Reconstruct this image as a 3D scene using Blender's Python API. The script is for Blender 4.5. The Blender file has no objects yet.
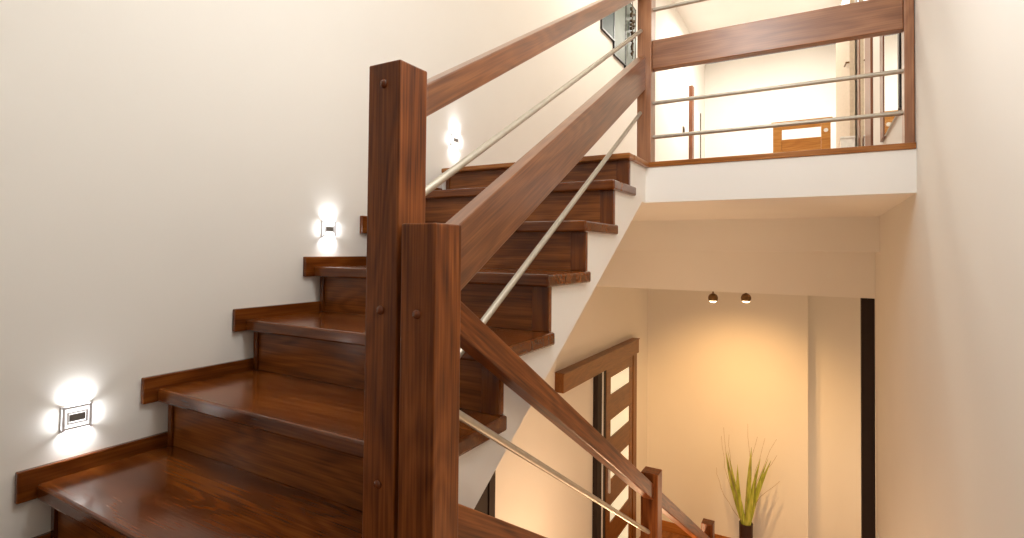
import bpy, bmesh, math, random
from mathutils import Vector, Matrix
random.seed(4)
C = bpy.context.scene.collection
ZO = 2.92                      # eye height above the lower floor; all z below are relative to the eye

# ------------------------------------------------------------------ materials
def new_mat(name):
    m = bpy.data.materials.new(name); m.use_nodes = True
    nt = m.node_tree; b = nt.nodes['Principled BSDF']
    return m, nt, b
def node(nt, kind, **kw):
    n = nt.nodes.new(kind)
    for k, v in kw.items():
        if k in n.inputs.keys() if hasattr(n.inputs, 'keys') else False: n.inputs[k].default_value = v
        else: setattr(n, k, v)
    return n
def ramp(nt, stops):
    r = nt.nodes.new('ShaderNodeValToRGB'); e = r.color_ramp.elements
    while len(e) < len(stops): e.new(.5)
    for s, (p, c) in zip(e, stops): s.position = p; s.color = (*c, 1)
    return r
def wood(name, axis, dark, mid, light, rough=.24, coat=.5, scale=1.0, fk=.95, cr=.12):
    m, nt, b = new_mat(name); L = nt.links
    tc = nt.nodes.new('ShaderNodeTexCoord'); oi = nt.nodes.new('ShaderNodeObjectInfo')
    off = nt.nodes.new('ShaderNodeVectorMath'); off.operation = 'ADD'
    mul = nt.nodes.new('ShaderNodeVectorMath'); mul.operation = 'SCALE'
    cmb = nt.nodes.new('ShaderNodeCombineXYZ')
    for i in range(3): L.new(oi.outputs['Random'], cmb.inputs[i])
    L.new(cmb.outputs[0], mul.inputs[0]); mul.inputs['Scale'].default_value = 7.0
    L.new(tc.outputs['Object'], off.inputs[0]); L.new(mul.outputs[0], off.inputs[1])
    def mapped(a, c):
        mp = nt.nodes.new('ShaderNodeMapping'); s = [c*scale]*3; s['xyz'.index(axis)] = a*scale
        mp.inputs['Scale'].default_value = s; L.new(off.outputs[0], mp.inputs['Vector']); return mp
    big = nt.nodes.new('ShaderNodeTexNoise'); big.inputs['Scale'].default_value = 1; big.inputs['Detail'].default_value = 2
    big.inputs['Distortion'].default_value = .35
    L.new(mapped(.9, 5.0).outputs[0], big.inputs['Vector'])
    k = nt.nodes.new('ShaderNodeMath'); k.operation = 'MULTIPLY'; k.inputs[1].default_value = 95
    L.new(big.outputs['Fac'], k.inputs[0])
    sn = nt.nodes.new('ShaderNodeMath'); sn.operation = 'SINE'; L.new(k.outputs[0], sn.inputs[0])
    fine = nt.nodes.new('ShaderNodeTexNoise'); fine.inputs['Scale'].default_value = 1; fine.inputs['Detail'].default_value = 5
    L.new(mapped(5, 190).outputs[0], fine.inputs['Vector'])
    blot = nt.nodes.new('ShaderNodeTexNoise'); blot.inputs['Scale'].default_value = 1; blot.inputs['Detail'].default_value = 3
    L.new(mapped(2.2, 9).outputs[0], blot.inputs['Vector'])
    a1 = nt.nodes.new('ShaderNodeMath'); a1.operation = 'MULTIPLY_ADD'; a1.inputs[1].default_value = .07
    L.new(sn.outputs[0], a1.inputs[0])
    a2 = nt.nodes.new('ShaderNodeMath'); a2.operation = 'MULTIPLY_ADD'; a2.inputs[1].default_value = fk
    L.new(fine.outputs['Fac'], a2.inputs[0]); L.new(a2.outputs[0], a1.inputs[2])
    a3 = nt.nodes.new('ShaderNodeMath'); a3.operation = 'MULTIPLY_ADD'; a3.inputs[1].default_value = .75; a3.inputs[2].default_value = .125-fk/2
    L.new(blot.outputs['Fac'], a3.inputs[0]); L.new(a3.outputs[0], a2.inputs[2])
    r = ramp(nt, [(.22, dark), (.5, mid), (.8, light)])
    L.new(a1.outputs[0], r.inputs[0]); L.new(r.outputs[0], b.inputs['Base Color'])
    b.inputs['Roughness'].default_value = rough
    b.inputs['Specular IOR Level'].default_value = .25; b.inputs['Coat Weight'].default_value = coat; b.inputs['Coat Roughness'].default_value = cr
    bp = nt.nodes.new('ShaderNodeBump'); bp.inputs['Strength'].default_value = .12; bp.inputs['Distance'].default_value = .002
    L.new(fine.outputs['Fac'], bp.inputs['Height']); L.new(bp.outputs[0], b.inputs['Normal'])
    return m
MAH = ((.055, .012, .002), (.135, .034, .005), (.26, .08, .014))
POST = ((.07, .017, .003), (.19, .052, .010), (.33, .105, .024))
W = {}
for ax in 'xyz':
    W[ax] = wood('mahogany_' + ax, ax, *MAH, rough=.20, coat=.4, fk=.5)
    W['p' + ax] = wood('post_wood_' + ax, ax, *POST, rough=.42, coat=.08)
RAIL = ((.09, .026, .007), (.18, .06, .018), (.29, .11, .036))
for ax in 'xyz': W['r' + ax] = wood('rail_wood_' + ax, ax, *RAIL, rough=.36, coat=.8, cr=.28)
for ax in 'xz': W['l' + ax] = wood('lit_rail_wood_' + ax, ax, (.17, .062, .023), (.30, .125, .052), (.42, .20, .09), rough=.36, coat=1.0, cr=.33, fk=.6)  # same rail wood, colour lightened to stand in for brighter light upstairs
W['riser'] = wood('riser_wood', 'x', (.08, .018, .003), (.22, .066, .012), (.38, .13, .028), rough=.3, coat=.2, fk=.7)
W['oak'] = wood('honey_oak', 'x', (.40, .16, .03), (.52, .235, .05), (.6, .3, .08), rough=.4, coat=.1)
W['trim'] = wood('landing_wood', 'x', (.2, .065, .012), (.33, .12, .025), (.44, .18, .045), rough=.3, coat=.3)
W['floor'] = wood('floor_boards', 'y', (.14, .055, .018), (.24, .1, .035), (.33, .15, .055), rough=.3, coat=.3)
W['walnut'] = wood('walnut_frame', 'z', (.13, .045, .02), (.2, .075, .035), (.27, .11, .055), rough=.4, coat=.2)
W['door'] = wood('door_wood', 'z', (.12, .04, .006), (.185, .064, .010), (.24, .09, .015), rough=.4, coat=.2)
W['doory'] = wood('door_wood_y', 'y', (.12, .04, .006), (.185, .064, .010), (.24, .09, .015), rough=.4, coat=.2)

def plaster(name, col, bump=.05):
    m, nt, b = new_mat(name); L = nt.links
    tc = nt.nodes.new('ShaderNodeTexCoord')
    n = nt.nodes.new('ShaderNodeTexNoise'); n.inputs['Scale'].default_value = 1.3; n.inputs['Detail'].default_value = 3
    f = nt.nodes.new('ShaderNodeTexNoise'); f.inputs['Scale'].default_value = 220; f.inputs['Detail'].default_value = 2
    L.new(tc.outputs['Object'], n.inputs['Vector']); L.new(tc.outputs['Object'], f.inputs['Vector'])
    r = ramp(nt, [(.3, tuple(c*.97 for c in col)), (.7, tuple(min(1, c*1.02) for c in col))])
    L.new(n.outputs['Fac'], r.inputs[0]); L.new(r.outputs[0], b.inputs['Base Color'])
    b.inputs['Roughness'].default_value = .85
    bp = nt.nodes.new('ShaderNodeBump'); bp.inputs['Strength'].default_value = bump; bp.inputs['Distance'].default_value = .002
    L.new(f.outputs['Fac'], bp.inputs['Height']); L.new(bp.outputs[0], b.inputs['Normal'])
    return m
def simple(name, col, rough=.5, metal=0, emit=None, es=1, trans=0, vary=.06, nscale=40):
    m, nt, b = new_mat(name); L = nt.links
    tc = nt.nodes.new('ShaderNodeTexCoord'); n = nt.nodes.new('ShaderNodeTexNoise'); n.inputs['Scale'].default_value = nscale
    L.new(tc.outputs['Object'], n.inputs['Vector'])
    r = ramp(nt, [(.3, tuple(c*(1-vary) for c in col)), (.7, tuple(min(1, c*(1+vary)) for c in col))])
    L.new(n.outputs['Fac'], r.inputs[0]); L.new(r.outputs[0], b.inputs['Base Color'])
    b.inputs['Roughness'].default_value = rough; b.inputs['Metallic'].default_value = metal
    b.inputs['Transmission Weight'].default_value = trans
    if emit: b.inputs['Emission Color'].default_value = (*emit, 1); b.inputs['Emission Strength'].default_value = es
    return m
M_WALL = plaster('cream_plaster', (.80, .78, .735))
M_BACK = plaster('low_bounce_plaster', (.25, .21, .17))  # unseen wall, toned dark to cut bounce light on the lower steps
M_WHITE = plaster('white_plaster', (.90, .885, .85))
M_STEEL = simple('brushed_steel', (.50, .455, .375), .42, .6)
M_DARK = simple('near_black_wood', (.016, .006, .003), .75)
M_BLACK = simple('black_metal', (.015, .013, .012), .4, .3)
M_BRASS = simple('aged_brass', (.22, .13, .06), .3, .9)
M_BULB = simple('lit_bulb', (1, .9, .7), .3, 0, (1, .72, .38), 14)
M_FROST = simple('frosted_glass_lit', (.85, .85, .72), .35, 0, (.9, .85, .6), .5)  # slight emission stands in for light from a room behind the panes
M_SILVER = simple('satin_aluminium', (.8, .8, .82), .4, .1)
M_GLOW = simple('lit_diffuser', (1, 1, 1), .4, 0, (1, .98, .95), 1.6)
M_SLOT = simple('grey_louvre', (.20, .18, .16), .6)
M_VASE = simple('brown_ceramic', (.035, .018, .016), .35)
M_PLUG = simple('polished_plug_wood', (.15, .04, .012), .15)
M_TWIG = simple('dry_twig', (.34, .25, .14), .8)
M_PLASTIC = simple('white_plastic', (.85, .84, .8), .4)
M_CREAMDOOR = simple('cream_paint', (.6, .5, .38), .5)
M_MIRROR = simple('mirror_glass', (.83, .87, .85), .03, 1)
M_GREYGLASS = simple('grey_glass', (.055, .075, .075), .45, 0)
M_PALEGLASS = simple('pale_grey_glass', (.17, .20, .175), .45, 0, vary=.12, nscale=4)
for _m in (M_GREYGLASS, M_PALEGLASS): _m.node_tree.nodes['Principled BSDF'].inputs['Specular IOR Level'].default_value = .05
M_BRONZE = simple('dark_bronze', (.09, .06, .03), .5, .6, vary=.4)
m, nt, b = new_mat('green_leaf'); M_LEAF = m
tc = nt.nodes.new('ShaderNodeTexCoord'); n = nt.nodes.new('ShaderNodeTexNoise'); n.inputs['Scale'].default_value = 9
mp = nt.nodes.new('ShaderNodeMapping'); mp.inputs['Scale'].default_value = (6, 6, 1)
nt.links.new(tc.outputs['Object'], mp.inputs['Vector']); nt.links.new(mp.outputs[0], n.inputs['Vector'])
r = ramp(nt, [(.3, (.16, .21, .02)), (.5, (.33, .38, .05)), (.72, (.50, .52, .12))])
nt.links.new(n.outputs['Fac'], r.inputs[0]); nt.links.new(r.outputs[0], b.inputs['Base Color'])
b.inputs['Roughness'].default_value = .45

# ------------------------------------------------------------------ mesh helpers
def box(bm, x0, x1, y0, y1, z0, z1, bev=0, seg=2):
    g = bmesh.ops.create_cube(bm, size=1)
    for v in g['verts']:
        v.co = Vector(((x0+x1)/2 + v.co.x*(x1-x0), (y0+y1)/2 + v.co.y*(y1-y0), (z0+z1)/2 + v.co.z*(z1-z0)))
    if bev:
        es = list({e for v in g['verts'] for e in v.link_edges})
        bmesh.ops.bevel(bm, geom=es, offset=bev, segments=seg, affect='EDGES', profile=.5)
def prism_x(bm, pts, x0, x1):
    """closed polygon in (y, z), extruded along x"""
    a = [bm.verts.new((x0, y, z)) for y, z in pts]; b = [bm.verts.new((x1, y, z)) for y, z in pts]
    n = len(pts)
    bm.faces.new(a); bm.faces.new(b[::-1])
    for i in range(n): bm.faces.new((a[(i+1) % n], a[i], b[i], b[(i+1) % n]))
    bmesh.ops.recalc_face_normals(bm, faces=bm.faces)
def cyl(bm, p0, p1, r0, r1=None, seg=20, caps=True):
    p0, p1 = Vector(p0), Vector(p1); d = p1-p0; r1 = r0 if r1 is None else r1
    M = Matrix.Translation((p0+p1)/2) @ d.to_track_quat('Z', 'Y').to_matrix().to_4x4()
    bmesh.ops.create_cone(bm, cap_ends=caps, segments=seg, radius1=r0, radius2=r1, depth=d.length, matrix=M)
def lathe(bm, prof, cx, cy, seg=32):
    rings = []
    for r, z in prof:
        rings.append([bm.verts.new((cx+r*math.cos(2*math.pi*i/seg), cy+r*math.sin(2*math.pi*i/seg), z)) for i in range(seg)])
    for a, b_ in zip(rings, rings[1:]):
        for i in range(seg): bm.faces.new((a[i], a[(i+1) % seg], b_[(i+1) % seg], b_[i]))
    bm.faces.new(rings[0][::-1]); bm.faces.new(rings[-1])
    bmesh.ops.recalc_face_normals(bm, faces=bm.faces)
def link(name, bm, mat, parent=None, smooth=False):
    me = bpy.data.meshes.new(name); 
    # centre the mesh on its own origin
    if len(bm.verts):
        lo = Vector([min(v.co[i] for v in bm.verts) for i in range(3)]); hi = Vector([max(v.co[i] for v in bm.verts) for i in range(3)])
        c = (lo+hi)/2
        for v in bm.verts: v.co -= c
    else: c = Vector((0, 0, 0))
    bm.to_mesh(me); bm.free(); me.materials.append(mat)
    if smooth:
        for p in me.polygons: p.use_smooth = True
        me.set_sharp_from_angle(angle=math.radians(40))
    o = bpy.data.objects.new(name, me); C.objects.link(o)
    w = c + Vector((0, 0, ZO))
    o.location = w
    if parent:
        o.parent = parent; o.location = w - wpos(parent)
    return o
def wpos(o):
    p = Vector(o.location)
    return p + wpos(o.parent) if o.parent else p
def bx(name, mat, parent, *a, bev=.002):
    bm = bmesh.new(); box(bm, *a, bev=bev); return link(name, bm, mat, parent)
def thing(name, label, cat, loc, group=None):
    o = bpy.data.objects.new(name, None); C.objects.link(o); o.empty_display_size = .1
    o.location = Vector(loc) + Vector((0, 0, ZO)); o['label'] = label; o['category'] = cat
    if group: o['group'] = group
    return o
def tag(o, label, cat, group=None):
    o['label'] = label; o['category'] = cat
    if group: o['group'] = group
    return o
def struct(name, mat, *a, label=None, bev=0):
    bm = bmesh.new()
    boxes = a[0] if isinstance(a[0][0], (tuple, list)) else [a[0]]
    for q in boxes: box(bm, *q, bev=bev)
    o = link(name, bm, mat); o['kind'] = 'structure'; o['label'] = label; o['category'] = name.split('_')[0]
    return o
def sloped(name, mat, parent, x, y0, z0, y1, z1, th, h, bev=.003):
    """rectangular rail from (y0,z0) to (y1,z1) (its top line), vertical height h, thickness th; ends cut plumb"""
    bm = bmesh.new()
    L = math.hypot(y1-y0, z1-z0); ang = math.atan2(z1-z0, y1-y0); s = math.tan(ang)
    hp = h*math.cos(ang)
    # local frame: u along rail, w perpendicular
    pts = [(0, 0), (L, 0), (L - hp*math.tan(ang), -hp), (-hp*math.tan(ang), -hp)]
    vs0 = [bm.verts.new((-th/2, u, w)) for u, w in pts]; vs1 = [bm.verts.new((th/2, u, w)) for u, w in pts]
    bm.faces.new(vs0); bm.faces.new(vs1[::-1])
    for i in range(4): bm.faces.new((vs0[(i+1) % 4], vs0[i], vs1[i], vs1[(i+1) % 4]))
    bmesh.ops.recalc_face_normals(bm, faces=bm.faces)
    bmesh.ops.bevel(bm, geom=list(bm.edges), offset=bev, segments=2, affect='EDGES', profile=.5)
    me = bpy.data.meshes.new(name); bm.to_mesh(me); bm.free(); me.materials.append(mat)
    o = bpy.data.objects.new(name, me); C.objects.link(o)
    o.rotation_euler = (ang, 0, 0); o.parent = parent
    o.location = Vector((x, y0, z0+ZO)) - wpos(parent)
    return o
def rod(name, parent, p0, p1, r=.008, mat=None):
    bm = bmesh.new(); cyl(bm, p0, p1, r, seg=20); return link(name, bm, mat or M_STEEL, parent, smooth=True)
def newel(parent, x0, x1, y0, y1, z0, z1, pegs=(), mat=None):
    bm = bmesh.new(); box(bm, x0, x1, y0, y1, z0, z1, bev=.003)
    p = link('newel_post', bm, mat or W['pz'], parent)
    for z in pegs:
        b2 = bmesh.new(); cx = (x0+x1)/2
        r = .0085
        prof = [(r, 0), (r, .002), (r*.8, .0045), (r*.45, .0062), (.0008, .0068)]
        lathe(b2, prof, 0, 0, 20)
        bmesh.ops.rotate(b2, verts=b2.verts, cent=(0, 0, 0), matrix=Matrix.Rotation(math.radians(90), 3, 'X'))
        bmesh.ops.translate(b2, verts=b2.verts, vec=(cx, y0, z))
        link('wooden_plug', b2, M_PLUG, p, smooth=True)
    return p

# ------------------------------------------------------------------ constants (metres, eye = origin)
XL, XR = -1.606, .294          # left and right walls
XS = -.661                     # side of the stair body
XT = -.645                     # ends of the treads
R, T = .164, .266
ZA = .264                      # top tread below the landing
ZLAND = .392
YB = -1.5                      # wall behind the camera
CEIL = 3.05
YUP = 9.0                      # far wall upstairs
YLOW = 5.737                   # far wall downstairs
FL = -2.92
HALF = -1.05                   # half landing

# ------------------------------------------------------------------ room shell
struct('wall_left', M_WALL, (XL-.12, XL, YB-.12, YUP+.12, FL-.1, CEIL+.1), label='long cream plaster wall beside the stairs, with step lights')
struct('wall_right', M_WALL, [(XR, XR+.12, YB-.12, 3.944, FL-.1, CEIL+.1), (XR, XR+.12, 3.944, YUP+.12, -.27, CEIL+.1)], label='cream plaster wall on the right of the stairwell')
struct('wall_back', M_BACK, (XL, XR, YB-.12, YB, FL, CEIL), label='wall behind the viewer closing the stairwell')
struct('wall_far', M_WHITE, (XL, XR, YUP, YUP+.12, ZLAND, CEIL), label='bright white wall at the far end upstairs')
struct('wall_lower', M_WALL, [(XL, -.097, YLOW, 6.62, FL, -.15), (-.097, 1.3, 5.95, 6.62, FL, -.15)], label='warmly lit plaster wall behind the potted plant')
struct('wall_side', M_WALL, [(1.3, 1.42, 3.9, 6.62, FL, -.15), (XR+.12, 1.42, 3.78, 3.9, FL, -.15)], label='side wall of the lower hall')
struct('ceiling', M_WHITE, (XL-.12, XR+.12, YB-.12, YUP+.12, CEIL+.1, CEIL+.2), label='ceiling above the stairwell and landing')
struct('floor', W['floor'], (XL-.1, 1.42, YB-.1, 6.62, FL-.12, FL), label='brown wooden floor of the lower hall')
struct('floor_landing', W['floor'], [(XL, XS-.051, 2.101, 2.42, ZLAND-.0205, ZLAND-.001), (XL, XR, 2.4205, YUP, ZLAND-.0205, ZLAND-.001)], label='wooden floor of the upper landing')
struct('ceiling_lower', M_WHITE, [
    (XL, XR, 2.317, YUP, .217, ZLAND-.0215),          # landing slab
    (XL, XR, 3.662, 3.944, .013, .217),
    (XL, 1.3, 3.944, YLOW, -.27, -.15), (-.097, 1.3, YLOW, 5.95, -.27, -.15),
    (XL, XR, 3.944, YUP, -.15, .217)], label='white landing slab and boxed beams over the lower hall')
struct('baseboard_lower', W['trim'], (XL+.016, -.097, YLOW-.016, YLOW, FL, -2.82), label='brown baseboard along the lit lower wall', bev=.002)

# dark jamb in the opening between lower hall and its right part
d = struct('door_1', M_DARK, (.222, .292, 3.952, 4.02, FL, -.272), label='near black full height door edge at the foot of the right wall', bev=.003)

# sliding door under the stairs
t = thing('sliding_door', 'brown sliding door with five frosted glass strips under a wide header board', 'door', (XL+.03, 4.3, FL))
bx('header_board', W['doory'], t, XL, -1.538, 3.405, 5.19, -.985, -.851, bev=.003)
bx('track_cover', W['doory'], t, XL, -1.53, 3.400, 5.195, -.853, -.846, bev=.001)
bx('door_jamb', M_DARK, t, XL, -1.565, 4.14, 4.335, FL, -.985)
bx('metal_strip', M_SILVER, t, -1.565, -1.560, 4.235, 4.262, FL, -.985, bev=.001)
bx('door_frame', W['door'], t, XL, -1.556, 5.075, 5.185, FL, -.985)
# leaf: stiles, rails between the glass strips
bm = bmesh.new(); X0, X1 = -1.598, -1.562
box(bm, X0, X1, 4.34, 4.445, FL+.01, -.987, bev=.002); box(bm, X0, X1, 4.985, 5.07, FL+.01, -.987, bev=.002)
gaps = []; zt = -1.085
prev = -.987
for i in range(5):
    gaps.append((zt-.15, zt)); box(bm, X0, X1-.001, 4.445, 4.985, zt, prev); prev = zt-.15; zt -= .365
box(bm, X0, X1-.001, 4.445, 4.985, FL+.01, prev)
leaf = link('door_leaf', bm, W['doory'], t)
for a, b_ in gaps: bx('glass_strip', M_FROST, leaf, -1.588, -1.572, 4.447, 4.983, a+.001, b_-.001, bev=0)
bx('door_handle', M_SILVER, leaf, -1.562, -1.545, 4.385, 4.405, -2.05, -1.85)

t = thing('cupboard_door', 'dark brown door in the wall under the staircase', 'door', (XL+.02, 2.1, FL))
bx('door_leaf', M_DARK, t, XL, XL+.03, 1.75, 2.50, FL+.005, -1.0)
bx('door_frame', M_DARK, t, XL, XL+.04, 2.50, 2.562, FL, -.94)

# ------------------------------------------------------------------ upper staircase
st = thing('staircase', 'dark glossy wooden staircase climbing along the left wall on a white plastered body', 'staircase', (-1.13, .9, HALF))
zs = {'A': ZA, 'B': ZA-R, 'C': ZA-2*R, 'D': ZA-3*R, 'E': ZA-4*R, 'F': ZA-5*R, 'G': ZA-6*R, 'H': ZA-7*R}
rear = {'A': 2.168, 'B': 1.8986, 'C': 1.6286, 'D': 1.3586, 'E': 1.0886, 'F': .8186, 'G': .5486, 'H': .2786}
front = {'A': 1.860, 'B': 1.590, 'C': 1.3205, 'D': 1.0587, 'E': .8000, 'F': .5400, 'G': .2700, 'H': .0000}
keys = 'ABCDEFGH'
riser_y = {k: front[k]+.038 for k in keys}     # riser under tread k
TH = .036
# plaster body
pts = [(2.317, ZLAND-.022), (2.08, ZLAND-.022)]
for k in keys:
    pts.append((riser_y.get(keys[keys.index(k)-1], 2.08)+.018 if k != 'A' else 2.098, zs[k]-TH))
    pts.append((riser_y[k]+.018, zs[k]-TH))
pts += [(.056, HALF), (-.0, HALF), (-.0, HALF-.18), (.05, -1.15), (2.317, .217+.03), ]
pts[1] = (2.098, ZLAND-.022)
soff = lambda y: .249 + .618*(y-2.317)
pts = pts[:-3] + [(-.0, soff(0)), (2.265, .217), (2.317, .217)]
bm = bmesh.new(); prism_x(bm, pts, XL+.001, XS); bmesh.ops.triangulate(bm, faces=[f for f in bm.faces if len(f.verts) > 4])
link('stair_body', bm, M_WHITE, st)
for i, k in enumerate(keys):
    z = zs[k]; yr = 2.08 if k == 'A' else riser_y[keys[i-1]]
    bx('tread', W['x'], st, XL+.016, XT, front[k], 2.13 if k == 'A' else yr+.012, z-TH, z, bev=.006)
    zb = HALF if k == 'H' else zs[keys[i+1]]
    bx('riser', W['riser'], st, XL+.016, XS, riser_y[k], riser_y[k]+.018, zb+.0005, z-TH, bev=0)
    bx('riser_trim', W['z'], st, -.711, XS+.002, riser_y[k]-.006, riser_y[k]+.0, zb+.0005, z-TH-.0005, bev=.001)
    bx('riser_trim', W['z'], st, XL+.016, XL+.034, riser_y[k]-.008, riser_y[k]+.0, zb+.0005, z-TH-.0005, bev=.001)
    bx('skirting_board', W['y'], st, XL+.0005, XL+.0155, front[k]-.034, yr+(.0 if k != 'A' else 0), z-TH, z+.036, bev=.003)
# landing edge
zl = ZLAND
bx('riser', W['riser'], st, -1.566, XS, 2.08, 2.098, ZA+.0005, zl-.0225, bev=0)
bx('riser_trim', W['z'], st, -.711, XS+.002, 2.074, 2.0795, ZA+.0005, zl-.0225, bev=.001)
bx('riser_trim', W['z'], st, -1.566, -1.548, 2.072, 2.0795, ZA+.0005, zl-.0225, bev=.001)
bm = bmesh.new(); box(bm, -1.572, XT, 2.041, 2.10, zl-.0225, zl, bev=.005)
link('landing_nosing', bm, W['trim'], st)
bx('edge_trim', W['trim'], st, XS-.05, XT, 2.1005, 2.3095, zl-.0225, zl, bev=.003)
t = thing('landing_edge_trim', 'thin brown wooden sill board along the white landing edge under the railing', 'sill', (-.2, 2.33, zl-.02))
bx('sill_board', W['trim'], t, XT-.02, XR-.001, 2.310, 2.42, zl-.0212, zl+.0015, bev=.003)

# half landing & lower flight
struct('floor_half_landing', W['x'], (XL, XR, YB, .0+.66, HALF-.18, HALF), label='dark wooden half landing at the turn of the stairs')
lf = thing('lower_staircase', 'lower flight of dark wooden steps running down to the hall', 'staircase', (-.15, 2.2, FL))
pts = []; n = 11; r2 = (HALF-FL)/n; y = .66
top = []
for i in range(1, n):
    z = HALF - i*r2 - .036
    top += [(y+.03, z), (y+.03+T, z)]; y += T
pts = top + [(y+.03, FL), (y-.25, FL), (.70, HALF-.5), (.69, HALF-.19)]
pts = top + [(y+.03, FL), (.75, FL), (.69, FL)]
bm = bmesh.new(); prism_x(bm, pts, -.62, XR-.001); bmesh.ops.triangulate(bm, faces=[f for f in bm.faces if len(f.verts) > 4])
link('stair_body', bm, M_WHITE, lf)
y = .66
for i in range(1, n):
    z = HALF - i*r2
    bx('riser', W['x'], lf, -.61, XR-.001, y+.012, y+.029, z, z+r2-.0365, bev=0)
    bx('tread', W['x'], lf, -.63, XR-.001, y+.03, y+T+.03, z-.036, z, bev=.005)
    y += T

# ------------------------------------------------------------------ railings
up = thing('stair_railing', 'reddish brown wooden railing with two steel rods rising beside the upper steps', 'railing', (-.7, .78, HALF))
newel(up, -.745, -.666, .7395, .8185, zs['F']+.0005-.6, .3505, (.310, -.112, -.432, -.80))
XC = -.6905; AX = -.668-.0225
sl = .585
sloped('handrail', W['ry'], up, AX, .8185, .326, 2.330, .326+1.5115*sl, .045, .066)
sloped('middle_rail', W['ry'], up, AX, .8185, -.012, 2.331, .869, .045, .148)
rod('metal_rod', up, (AX, .8185, .103), (AX, 2.331, .986), .0085)
rod('metal_rod', up, (AX, .8185, -.322), (AX, 2.331, .618), .0085)
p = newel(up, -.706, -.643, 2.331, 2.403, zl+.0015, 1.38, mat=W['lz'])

lr = thing('lower_stair_railing', 'dark brown wooden railing descending from the short front post to the lower hall', 'railing', (-.61, .8, HALF))
newel(lr, -.6535, -.575, .734, .8125, HALF+.0-.55, .0475, (-.113, -.62))
LX = -.6115
l0 = -.083; ls = .621
sloped('handrail', W['py'], lr, LX, .8125, l0, 2.205, l0-ls*1.3925, .045, .066)
sloped('middle_rail', W['py'], lr, LX, .8125, -.464, 2.205, -.464-ls*1.3925, .045, .148)
rod('metal_rod', lr, (LX, .8125, -.292), (LX, 2.205, -1.147), .0085)
newel(lr, -.644, -.573, 2.205, 2.275, -2.1, -.909)
sloped('handrail', W['py'], lr, LX, 2.275, l0-ls*1.4625, 3.53, l0-ls*2.7175, .045, .066)
sloped('middle_rail', W['py'], lr, LX, 2.275, -.464-ls*1.4625, 3.53, -.464-ls*2.7175, .045, .148)
rod('metal_rod', lr, (LX, 2.275, -1.19), (LX, 3.53, -1.965), .0085)
newel(lr, -.646, -.577, 3.53, 3.60, FL+.001, -1.69)

ld = thing('landing_railing', 'brown wooden landing railing with steel rods above the white landing edge', 'railing', (-.2, 2.36, zl))
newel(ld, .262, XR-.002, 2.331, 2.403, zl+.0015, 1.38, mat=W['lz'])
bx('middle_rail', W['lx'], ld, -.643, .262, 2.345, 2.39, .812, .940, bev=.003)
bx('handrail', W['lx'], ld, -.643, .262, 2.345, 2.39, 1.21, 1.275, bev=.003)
for z in (.512, .664, 1.085):
    rod('metal_rod', ld, (-.643, 2.367, z), (.262, 2.367, z), .0085)

# ------------------------------------------------------------------ step lights
def step_light(y, z, label, e):
    t = thing('step_light', label, 'wall light', (XL, y, z), 'square step lights on the left wall')
    h, v = .0325, .030
    bm = bmesh.new()                                    # silver outer frame (ring)
    for a in ((y-h, y+h, z+v-.007, z+v), (y-h, y+h, z-v, z-v+.007), (y-h, y-h+.0075, z-v+.007, z+v-.007), (y+h-.0075, y+h, z-v+.007, z+v-.007)):
        box(bm, XL, XL+.009, *a)
    link('outer_frame', bm, M_SILVER, t)
    bx('diffuser', M_GLOW, t, XL, XL+.007, y-h+.0076, y+h-.0076, z-v+.0071, z+v-.0071, bev=0)
    bm = bmesh.new(); h2, v2 = .0215, .0145
    for a in ((y-h2, y+h2, z+v2-.003, z+v2), (y-h2, y+h2, z-v2, z-v2+.003), (y-h2, y-h2+.0035, z-v2+.003, z+v2-.003), (y+h2-.0035, y+h2, z-v2+.003, z+v2-.003)):
        box(bm, XL+.0072, XL+.011, *a)
    link('inner_frame', bm, M_SILVER, t)
    bx('louvre', M_SLOT, t, XL+.0072, XL+.0105, y-.0165, y+.0165, z-.0085, z+.0085, bev=.001)
    for s, dv, col in ((1, (-.5, 0, 1), 1.0), (-1, (-.5, 0, -1), 1.0), (0, (-.5, -1, 0), .16), (0, (-.5, 1, 0), .16)):
        ld_ = bpy.data.lights.new('step_lamp', 'AREA'); ld_.shape = 'RECTANGLE'; ld_.size = .05; ld_.size_y = .010
        ld_.energy = e*col; ld_.color = (.97, .98, 1); ld_.spread = math.radians(130)
        o = bpy.data.objects.new('step_lamp', ld_); C.objects.link(o); o.parent = t
        if s: off = Vector((.013, 0, s*(v+.001))); q = Vector(dv).to_track_quat('-Z', 'Y')
        else: off = Vector((.013, math.copysign(h+.001, dv[1]), 0)); q = Vector(dv).to_track_quat('-Z', 'X')
        if s: # long side along the wall (y)
            zz = -Vector(dv).normalized(); xx = Vector((0, 1, 0)); yy = zz.cross(xx)
        else:
            zz = -Vector(dv).normalized(); xx = Vector((0, 0, 1)); yy = zz.cross(xx)
        o.rotation_euler = Matrix((xx, yy, zz)).transposed().to_euler()
        o.location = off
    return t
step_light(.6205, -.4225, 'square silver step light glowing on the left wall, lowest and nearest of the three', .12)
step_light(1.398, .075, 'square step light glowing halfway up the left wall beside the front post', .12)
step_light(2.193, .558, 'square step light glowing on the left wall just above the landing, the farthest', .22)

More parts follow.
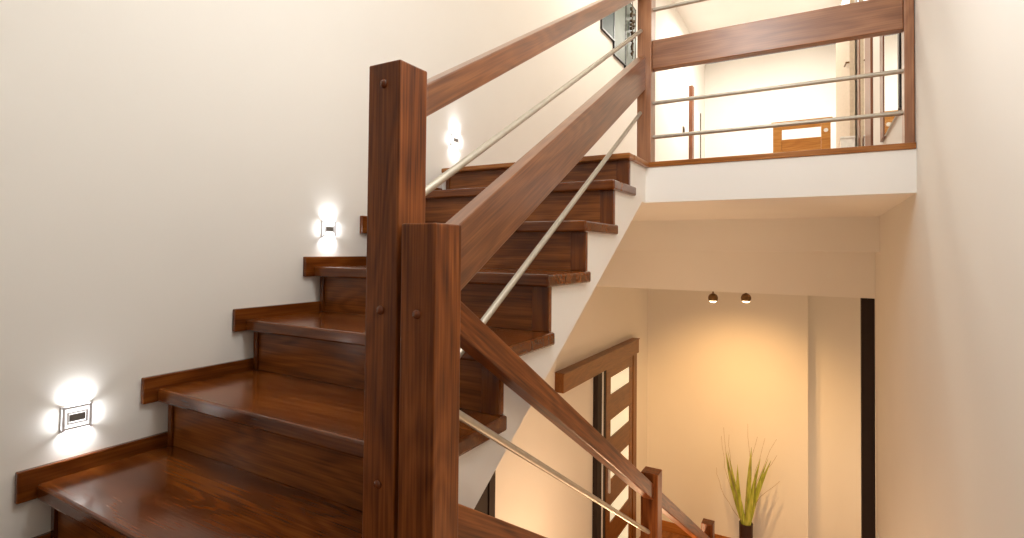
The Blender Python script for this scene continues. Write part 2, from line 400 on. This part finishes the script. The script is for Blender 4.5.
# ------------------------------------------------------------------ lower hall lamps
def spot(x, y, zb, label, e, target):
    t = thing('pendant_spotlight', label, 'ceiling light', (x, y, -.27), 'ball spotlights under the lower ceiling')
    bm = bmesh.new(); cyl(bm, (x, y, -.285), (x, y, -.27), .03, .035, 24); cyl(bm, (x, y, zb+.03), (x, y, -.285), .006, seg=12)
    link('stem', bm, M_BRASS, t, smooth=True)
    bm = bmesh.new(); prof = []
    R0 = .037
    for i in range(13):
        a = math.radians(-38 + i*(126/12)); prof.append((max(R0*math.cos(a), .001), zb + R0*math.sin(a)))
    lathe(bm, prof, x, y, 28)
    link('ball_shade', bm, M_BRASS, t, smooth=True)
    bm = bmesh.new()
    lathe(bm, [(.004, zb-.034), (.016, zb-.033), (.023, zb-.028), (.0265, zb-.0232)], x, y, 24)
    link('bulb', bm, M_BULB, t, smooth=True)
    L = bpy.data.lights.new('spot_lamp', 'SPOT'); L.energy = e; L.color = (1, .55, .20); L.spot_size = math.radians(90); L.spot_blend = 1
    L.shadow_soft_size = .03
    o = bpy.data.objects.new('spot_lamp', L); C.objects.link(o); o.parent = t
    o.location = (0, 0, zb-.040+.27)
    o.rotation_euler = (Vector(target)-Vector((x, y, zb))).to_track_quat('-Z', 'Y').to_euler()
spot(-.721, 4.4, -.352, 'left one of two small brass ball spotlights under the lower ceiling', 95, (-.80, 5.74, -1.9))
spot(-.484, 4.4, -.340, 'right one of two small brass ball spotlights under the lower ceiling', 75, (-.50, 5.74, -1.9))

# light switch
t = thing('light_switch', 'small white light switch at the bottom of the right wall', 'switch', (XR, 3.76, -1.66))
bx('plate', M_PLASTIC, t, XR-.008, XR, 3.72, 3.80, -1.70, -1.62); bx('rocker', M_PLASTIC, t, XR-.012, XR-.008, 3.735, 3.785, -1.685, -1.635, bev=.001)

# ------------------------------------------------------------------ potted plant
t = thing('potted_plant', 'tall brown vase of upright yellow green leaves and thin twigs by the lit wall', 'plant', (-.598, 5.45, FL))
vx, vy = -.598, 5.45
bm = bmesh.new()
lathe(bm, [(.045, FL+.001), (.052, FL+.02), (.058, FL+.25), (.061, -2.52), (.061, -2.508), (.055, -2.508), (.053, -2.53), (.01, -2.532)], vx, vy, 36)
link('vase', bm, M_VASE, t, smooth=True)
def blade(tipx, tipz, wd, bend=.0, ydev=0., bx0=0.):
    bm = bmesh.new(); n = 14; L = []
    base = Vector((vx+bx0, vy+ydev*.2, -2.545)); tip = Vector((tipx, vy+ydev, tipz)); dirv = tip-base
    for i in range(n+1):
        s = i/n; p = base.lerp(tip, s); p.x += bend*math.sin(math.pi*s)
        w = 1.25*wd*(.55 + 1.3*s - 1.85*s*s)*.9 if s < 1 else 0
        w = max(w, .0015); th = .006*(1-s)+.0015
        L.append([bm.verts.new(p + Vector((a*w, c*th, 0))) for a, c in ((-.5, 0), (0, -1), (.5, 0), (0, .6))])
    for a, b_ in zip(L, L[1:]):
        for i in range(4): bm.faces.new((a[i], a[(i+1) % 4], b_[(i+1) % 4], b_[i]))
    bm.faces.new(L[0][::-1]); bm.faces.new(L[-1]); bmesh.ops.recalc_face_normals(bm, faces=bm.faces)
    link('leaf', bm, M_LEAF, t, smooth=True)
for a in [(-.780, -1.90, .05, -.012, .03, -.02), (-.755, -1.87, .028, .0, -.02, -.015), (-.668, -1.97, .042, -.02, -.03, -.01), (-.552, -1.80, .05, .0, .0, 0),
          (-.478, -1.90, .04, -.012, .03, .01), (-.385, -1.88, .045, -.02, -.02, .02), (-.415, -1.89, .035, -.015, .04, .015), (-.52, -2.1, .05, .0, -.05, .005), (-.69, -2.15, .04, 0, .04, -.01)]:
    blade(*a)
for i, (tx, tz, yd, bn) in enumerate([(-.82, -1.76, .05, .05), (-.86, -2.05, 0, .06), (-.60, -1.62, .1, -.03), (-.50, -1.68, -.05, -.03), (-.34, -1.85, .05, -.05), (-.31, -2.05, -.03, -.06), (-.44, -1.72, .08, -.02), (-.74, -1.70, -.06, .04),(-.35, -1.7, .04, -.03), (-.80, -1.66, .0, .03)]):
    bm = bmesh.new(); pr = None
    for k in range(9):
        s = k/8; p = Vector((vx, vy, -2.54)).lerp(Vector((tx, vy+yd, tz)), s); p.x += -bn*math.sin(math.pi*s)*math.copysign(1, tx-vx)*-1 + .006*math.sin(k*2.3+i)
        if pr is not None: cyl(bm, pr, p, .0022*(1-s*.6)+.0004, .0022*(1-(s+.12)*.6)+.0004, 6)
        pr = p
    link('twig', bm, M_TWIG, t, smooth=True)

# ------------------------------------------------------------------ upstairs things
# wooden chair: only its back shows above the sill
cx0, cx1, cy, cz = -.392, .098, 5.6, 1.240
t = thing('dining_chair', 'light orange brown wooden chair with an open slatted back behind the landing railing', 'chair', ((cx0+cx1)/2, cy-.2, zl))
w = .06
for x in (cx0+.01, cx1-.01-.075): bx('back_post', W['oak'], t, x, x+.075, cy, cy+.035, zl, cz-.02, bev=.004)
bx('top_rail', W['oak'], t, cx0-.005, cx1+.005, cy-.01, cy+.045, cz-.02, cz, bev=.004)
bx('back_slat', W['oak'], t, cx0+.0855, cx1-.0855, cy+.005, cy+.028, cz-.075, cz-.0205, bev=.002)
bx('back_panel', W['oak'], t, cx0+.0855, cx1-.0855, cy+.005, cy+.028, cz-.29, cz-.17, bev=.002)
bx('back_slat', W['oak'], t, cx0+.0855, cx1-.0855, cy+.005, cy+.028, cz-.39, cz-.33, bev=.002)
bx('seat', W['oak'], t, cx0+.01, cx1-.01, cy-.42, cy-.0005, zl+.43, zl+.455, bev=.006)
bx('apron', W['oak'], t, cx0+.035, cx1-.035, cy-.395, cy-.02, zl+.375, zl+.43, bev=.002)
for x in (cx0+.012, cx1-.052): bx('leg', W['oak'], t, x, x+.04, cy-.41, cy-.37, zl, zl+.43, bev=.003)
bm = bmesh.new(); cyl(bm, (cx1-.047, cy-.003, cz-.115), (cx1-.047, cy, cz-.115), .018, .018, 24); o = link('white_button', bm, M_PLASTIC, t, smooth=True); o['label'] = 'small white disc on the right post'

# cream door left open beside the far right
t = thing('interior_door', 'cream door standing open at the right end of the upper hall', 'door', (.19, 6.28, zl))
bm = bmesh.new(); 
a = Vector((.252, 5.54, 0)); b_ = Vector((.165, 6.28, 0)); dv = (b_-a).normalized(); nv = Vector((-dv.y, dv.x, 0))*.02
vs = []
for z in (zl+.008, 2.40):
    for p in (a-nv, b_-nv, b_+nv, a+nv): vs.append(bm.verts.new((p.x, p.y, z)))
for f in ((0, 1, 2, 3), (7, 6, 5, 4), (0, 4, 5, 1), (1, 5, 6, 2), (2, 6, 7, 3), (3, 7, 4, 0)): bm.faces.new([vs[i] for i in f])
bmesh.ops.recalc_face_normals(bm, faces=bm.faces); bmesh.ops.bevel(bm, geom=list(bm.edges), offset=.003, segments=2, affect='EDGES')
leaf = link('door_leaf', bm, M_CREAMDOOR, t)
bm = bmesh.new(); cyl(bm, (.235, 5.56, 1.70), (.207, 5.555, 1.70), .008, seg=12); cyl(bm, (.209, 5.552, 1.70), (.198, 5.66, 1.70), .008, seg=12)
link('door_handle', bm, M_BRASS, leaf, smooth=True)
t = thing('white_cabinet', 'low white cabinet standing on the upper floor beside the cream door', 'cabinet', (.2, 5.3, zl))
bx('body', M_PLASTIC, t, .150, .254, 5.18, 5.38, zl, .955, bev=.003); bx('top', M_PLASTIC, t, .147, .2565, 5.175, 5.382, .955, .972, bev=.003)

# mirrors on the right wall upstairs
t = thing('wall_mirror', 'tall wall mirror just beside the right landing post, with reddish wood stile', 'mirror', (XR, 3.0, .63))
bx('mirror_glass', M_MIRROR, t, XR-.010, XR, 2.712, 3.28, .60, 2.41, bev=0)
bx('frame_stile', W['walnut'], t, XR-.013, XR, 3.28, 3.45, .60, 2.45, bev=.002)
bx('frame_stile', M_BLACK, t, XR-.012, XR, 2.66, 2.711, .60, 2.45, bev=.002)
bx('frame_rail', W['walnut'], t, XR-.012, XR, 2.712, 3.28, 2.41, 2.45, bev=.002)
t = thing('mirror_door', 'wood framed mirrored wardrobe door farther along the right wall upstairs', 'door', (XR, 4.7, zl))
bx('mirror_glass', M_MIRROR, t, XR-.010, XR, 4.52, 5.12, zl+.06, 2.42, bev=0)
bx('frame_stile', W['walnut'], t, XR-.014, XR, 4.04, 4.519, zl+.01, 2.48, bev=.002)
bx('frame_stile', W['walnut'], t, XR-.014, XR, 5.121, 5.40, zl+.01, 2.48, bev=.002)
bx('frame_rail', W['walnut'], t, XR-.012, XR, 4.52, 5.12, 2.42, 2.48, bev=.002)
bx('frame_rail', W['walnut'], t, XR-.012, XR, 4.52, 5.12, zl+.01, zl+.06, bev=.002)

# door and switch at the far left upstairs
t = thing('hall_door', 'pale door with a brown frame post at the far left of the upper hall', 'door', (XL, 8.2, zl))
bx('door_frame', W['walnut'], t, XL, XL+.05, 7.78, 7.90, zl, 2.37, bev=.003)
bx('door_leaf', M_PLASTIC, t, XL, XL+.02, 7.905, 8.50, zl+.005, 2.14, bev=.003)
bx('door_edge', M_BRONZE, t, XL, XL+.03, 8.50, 8.53, zl+.005, 2.14, bev=.002)
t = thing('light_switch', 'small dark upright switch on the left wall upstairs, before the far door', 'switch', (XL, 7.4, 1.64))
bx('plate', M_BRONZE, t, XL, XL+.012, 7.38, 7.47, 1.60, 1.71, bev=.003); bx('rocker', M_BRONZE, t, XL+.012, XL+.018, 7.40, 7.45, 1.625, 1.685, bev=.001)

# stepped glass panels high on the left wall, seen between handrail and post
t = thing('wall_mirror', 'stepped grey glass panels with dark edges high on the left wall upstairs', 'wall decoration', (XL, 4.7, 1.75))
for (y0, y1, z0, z1, mt) in ((4.245, 4.555, 1.885, 2.42, M_GREYGLASS), (4.56, 4.88, 1.765, 2.42, M_PALEGLASS), (4.885, 5.20, 1.60, 2.42, M_PALEGLASS)):
    f = bx('panel', mt, t, XL+.004, XL+.016, y0+.008, y1-.008, z0+.010, z1-.008, bev=.0)
    bm = bmesh.new()
    for q in ((y0, y0+.008, z0, z1), (y1-.008, y1, z0, z1), (y0+.008, y1-.008, z0, z0+.010), (y0+.008, y1-.008, z1-.008, z1)): box(bm, XL, XL+.02, *q)
    link('panel_edging', bm, M_BLACK, f)
bm = bmesh.new()
for i in range(34):
    z = 2.34 - i*.0135; s = (1.0 if i < 20 else .45)
    r_ = .012+.010*random.random()*s
    m_ = Matrix.Translation((XL+.045, 5.0+random.uniform(-.05, .05)*s, z))
    bmesh.ops.create_icosphere(bm, subdivisions=1, radius=r_, matrix=m_ @ Matrix.Diagonal((1, 1.3, .7, 1)))
cyl(bm, (XL+.045, 5.0, 1.86), (XL+.045, 5.0, 2.42), .004, seg=8); cyl(bm, (XL+.0, 5.0, 2.45), (XL+.05, 5.0, 2.45), .006, seg=8)
o = link('hanging_garland', bm, M_BRONZE)
tag(o, 'dark lumpy hanging ornament in front of the grey glass panels upstairs', 'ornament')

# ------------------------------------------------------------------ house lamps and added fill lights
def area(name, loc, rot, sx, sy, e, col, spread=180):
    L = bpy.data.lights.new(name, 'AREA'); L.shape = 'RECTANGLE'; L.size = sx; L.size_y = sy; L.energy = e; L.color = col; L.spread = math.radians(spread)
    o = bpy.data.objects.new(name, L); C.objects.link(o); o.location = (loc[0], loc[1], loc[2]+ZO); o.rotation_euler = [math.radians(a) for a in rot]; return o
area('stairwell_ceiling_lamp', (-.6, .8, CEIL-.06), (0, 0, 0), .5, .8, 6, (1, .98, .94))
area('landing_ceiling_lamp', (-.65, 4.0, CEIL-.03), (0, 0, 0), .5, .5, 46, (1, .91, .76))
area('hall_ceiling_lamp', (-.65, 7.2, CEIL-.03), (0, 0, 0), .6, .6, 70, (1, .94, .84))
def pt(name, loc, e, col, r=.05):
    L = bpy.data.lights.new(name, 'POINT'); L.energy = e; L.color = col; L.shadow_soft_size = r
    o = bpy.data.objects.new(name, L); C.objects.link(o); o.location = (loc[0], loc[1], loc[2]+ZO)
pt('stairwell_pendant_lamp', (-.38, .85, 1.42), 30, (1, .985, .96), .16)
pt('riser_fill_light', (-.15, 1.0, .9), 11, (1, .98, .95), .12)  # added fill hanging free of the wall, brightens upper risers and fascia
pt('front_fill_light', (-.3, -.7, .4), 2, (1, .93, .84), .2)  # added weak fill behind the viewer, lifts the newel fronts
pt('lower_hall_fill_light', (-.8, 2.8, -2.0), 32, (1, .64, .36), .12)  # added warm fill below view, brightens slab underside and beams
pt('beam_fill_light', (-.35, 1.7, -1.7), 16, (1, .70, .44), .12)  # added warm fill below view, lights beam faces and header wall frontally
pt('lower_hall_side_lamp', (.5, 4.8, -2.2), 15, (1, .72, .46), .1)

w = bpy.data.worlds.new('world'); bpy.context.scene.world = w; w.use_nodes = True
w.node_tree.nodes['Background'].inputs[0].default_value = (1, .95, .88, 1); w.node_tree.nodes['Background'].inputs[1].default_value = .3

# ------------------------------------------------------------------ camera
cd = bpy.data.cameras.new('camera'); cam = bpy.data.objects.new('camera', cd); C.objects.link(cam)
Fv = Vector((-.49902554, .86634352, .0205528)); Rv = Vector((.86658569, .49892963, .00992306)); Uv = Vector((.00165762, -.02276262, .99973952))
cam.matrix_world = Matrix.Translation((0, 0, ZO)) @ Matrix((Rv, Uv, -Fv)).transposed().to_4x4()
cd.sensor_fit = 'HORIZONTAL'; cd.sensor_width = 36; cd.lens = 534.259/1024*36; cd.shift_y = -(269-239.85)/1024; cd.clip_start = .02
S = bpy.context.scene; S.camera = cam
S.view_settings.view_transform = 'Standard'; S.view_settings.look = 'None'; S.view_settings.gamma = 1; S.view_settings.use_curve_mapping = False
S.view_settings.exposure = 0.05
S.cycles.use_denoising = True
S.cycles.max_bounces = 8; S.cycles.diffuse_bounces = 6; S.cycles.sample_clamp_indirect = 4
